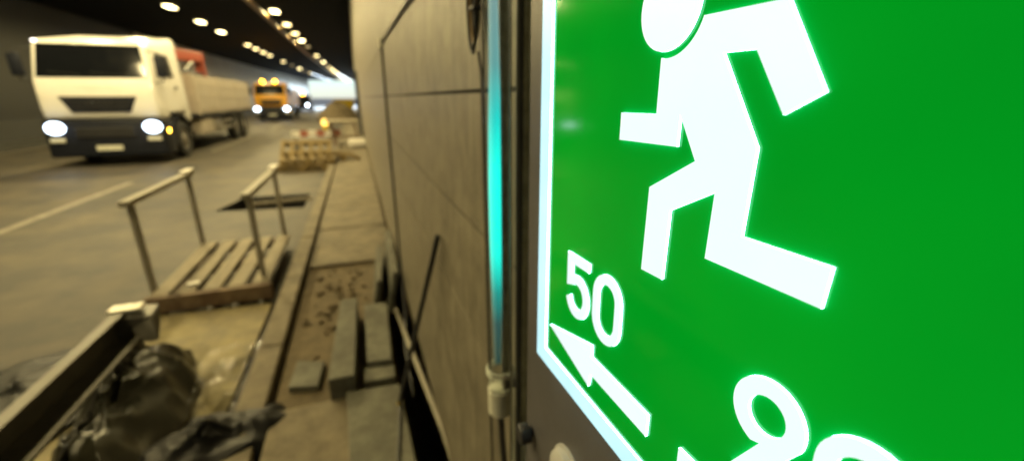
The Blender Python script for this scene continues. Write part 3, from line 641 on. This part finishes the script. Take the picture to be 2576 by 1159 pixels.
# ================================================================== THE SIGN
D1 = ray(890, 296); VD = ray(1288, 4470); VD = (VD-D1*VD.dot(D1)).normalized(); VU = -VD
SN = VD.cross(D1).normalized()
if SN.x < 0: SN = -SN
SD = .15
def S(u, v, w_=0.): return EYE + D1*u + VU*v + SN*(SD-w_)
sg = thing('exit_sign', 'large glowing green running man exit sign in the right foreground', 'sign', S(.165, -.46, -.06))
OFF = sg.location
def extr(poly, w0, w1, name, mat, parent, holes=(), bevel=0., top_only=False):
    from mathutils.geometry import tessellate_polygon
    loops = [list(poly)]+[list(h) for h in holes]
    tris = tessellate_polygon([[Vector((u, v, 0)) for u, v in L] for L in loops])
    flat = [p for L in loops for p in L]; n = len(flat); m = MB()
    vs = [S(u, v, w1)-OFF for u, v in flat]+[S(u, v, w0)-OFF for u, v in flat]
    fs = [tuple(t) for t in tris]+[tuple(i+n for i in t) for t in tris]
    o = 0; sides = []
    for L in loops:
        k = len(L); sides += [(o+i, o+(i+1) % k, n+o+(i+1) % k, n+o+i) for i in range(k)]; o += k
    m.add(vs, fs+sides); m.mi = [0]*len(fs)+[1 if isinstance(mat, list) else 0]*len(sides)
    return m.build(name, mat, parent, bevel)
def rrect(u0, u1, v0, v1, r, k=6):
    P = []
    for cu, cv, a0 in ((u1-r, v1-r, 0), (u0+r, v1-r, 90), (u0+r, v0+r, 180), (u1-r, v0+r, 270)):
        for i in range(k+1): a = R(a0+90*i/k); P.append((cu+r*math.cos(a), cv+r*math.sin(a)))
    return P
UL, UR, VB, VT = .3375, -.0075, -.2243, .1207
# grey housing behind, with knobs; gasket; the lit panel
hs = extr(rrect(-.06, .392, -.47, .19, .004), -.064, -.012, 'housing', 'housing_grey', sg, bevel=.0015)
extr(rrect(UR-.003, UL+.0022, VB-.0022, VT+.003, .002), -.0118, -.0026, 'gasket', 'gasket', sg)
LW0 = -.00125
pn = extr(rrect(UR, UL, VB, VT, .0015), -.011, -.0013, 'panel', 'sign_green', sg)
bw = .0185
extr(rrect(UR, UL, VB, VT, .0015), LW0, .0003, 'border', ['sign_border', 'sign_halo_side'], pn, holes=[list(reversed(rrect(UR+bw, UL-bw, VB+.0155, VT-bw, .0012)))])
# running figure
def arc(c, r, a0, a1, n=16): return [(c[0]+r*math.cos(R(a0+(a1-a0)*i/n)), c[1]+r*math.sin(R(a0+(a1-a0)*i/n))) for i in range(n+1)]
hc = (.1860, .0533); hr = .0213
nc = (.1829, .0509); nr = .0224
a_s = math.degrees(math.atan2(.0288-nc[1], .1883-nc[0])); a_e = math.degrees(math.atan2(.0437-nc[1], .1618-nc[0]))
neck = arc(nc, nr, a_s, a_e-360 if a_e > a_s else a_e, 14)
body = neck + [(.1215, .0412), (.1026, .0084), (.1166, .0010), (.1321, .0257), (.1485, .0266), (.1255, -.0117), (.1266, -.0488), (.0891, -.0498), (.0901, -.0655),
               (.1445, -.0641), (.1435, -.0325), (.1711, -.0465), (.1721, -.0852), (.1899, -.0852), (.1888, -.0369), (.1575, -.0199), (.1705, .0014), (.1708, -.0141), (.2202, -.0129), (.2201, .0028), (.1883, .0019)]
fb = extr(body, LW0, .0003, 'running_figure', ['sign_white', 'sign_halo_side'], pn)
extr(arc(hc, hr, 0, 352, 44), LW0, .0003, 'figure_head', ['sign_white', 'sign_halo_side'], pn)
# 50 and its arrow
def ring0(uc, v0, v1, wd, t, name):
    ex = wd/2; out = arc((uc, v1-ex), ex, 0, 180, 18)+arc((uc, v0+ex), ex, 180, 360, 18)
    ix = ex-t; inn = arc((uc, v1-t*1.0-ix), ix, 0, 180, 14)+arc((uc, v0+t*1.0+ix), ix, 180, 360, 14)
    return extr(out, LW0, .0003, name, ['sign_white', 'sign_halo_side'], pn, holes=[list(reversed(inn))])
ring0(.2235, -.1522, -.1020, .0340, .0068, 'digit_zero')
c5 = (.2642, -.1345)
b5 = [(c5[0]-.0170*math.cos(R(a)), c5[1]+.0172*math.sin(R(a))) for a in range(100, -172, -8)]
i5 = [(c5[0]-.0099*math.cos(R(a)), c5[1]+.0102*math.sin(R(a))) for a in range(-172, 128, 8)]
five = [(.2802, -.1018), (.2476, -.1021), (.2480, -.1090), (.2728, -.1090), (.2728, -.1188)]+b5+i5+[(.2800, -.1290)]
extr(five, LW0, .0003, 'digit_five', ['sign_white', 'sign_halo_side'], pn)
arrow = [(.3095, -.1800), (.2385, -.1622), (.2385, -.1716), (.1724, -.1724), (.1726, -.1876), (.2385, -.1860), (.2407, -.1977)]
extr(arrow, LW0, .0003, 'arrow_left', ['sign_white', 'sign_halo_side'], pn)
# 90 and the opposite arrow, partly out of the picture
c9 = (.1022, -.1196); r9 = .0163; ri = .0086
# tail: leaves the bowl on the right (small u) and runs down to the left
nine = [(.0890, -.1285), (.1040, -.1540), (.1150, -.1540), (.1032, -.1338)] + [(c9[0]+r9*math.cos(R(a)), c9[1]+r9*math.sin(R(a))) for a in range(-72, 206, 8)]
extr(nine, LW0, .0003, 'digit_nine', ['sign_white', 'sign_halo_side'], pn, holes=[list(reversed(arc(c9, ri, 0, 350, 34)))])
ring0(.0650, -.1540, -.1035, .0340, .0068, 'digit_zero')
extr([(.0210, -.1802), (.0920, -.1625), (.0920, -.1722), (.1460, -.1730), (.1460, -.1880), (.0920, -.1872), (.0897, -.1980)], LW0, .0003, 'arrow_right', ['sign_white', 'sign_halo_side'], pn)
# knobs on the housing
def knob(u, v, r, h, name, mat, prof=None):
    c = S(u, v, -.012)-OFF
    return MB().lathe(c, -SN, prof or [(0, r), (h*.7, r), (h, r*.85)], 30).build(name, mat, hs, smooth=True)
knob(.376, -.352, .011, .016, 'thumbscrew', 'dark_bar', [(0, .006), (.004, .006), (.0045, .0115), (.014, .0115), (.016, .010)])
knob(.286, -.330, .027, .012, 'round_cap', 'cap_grey', [(0, .029), (.002, .029), (.0025, .026), (.008, .025), (.012, .018)])
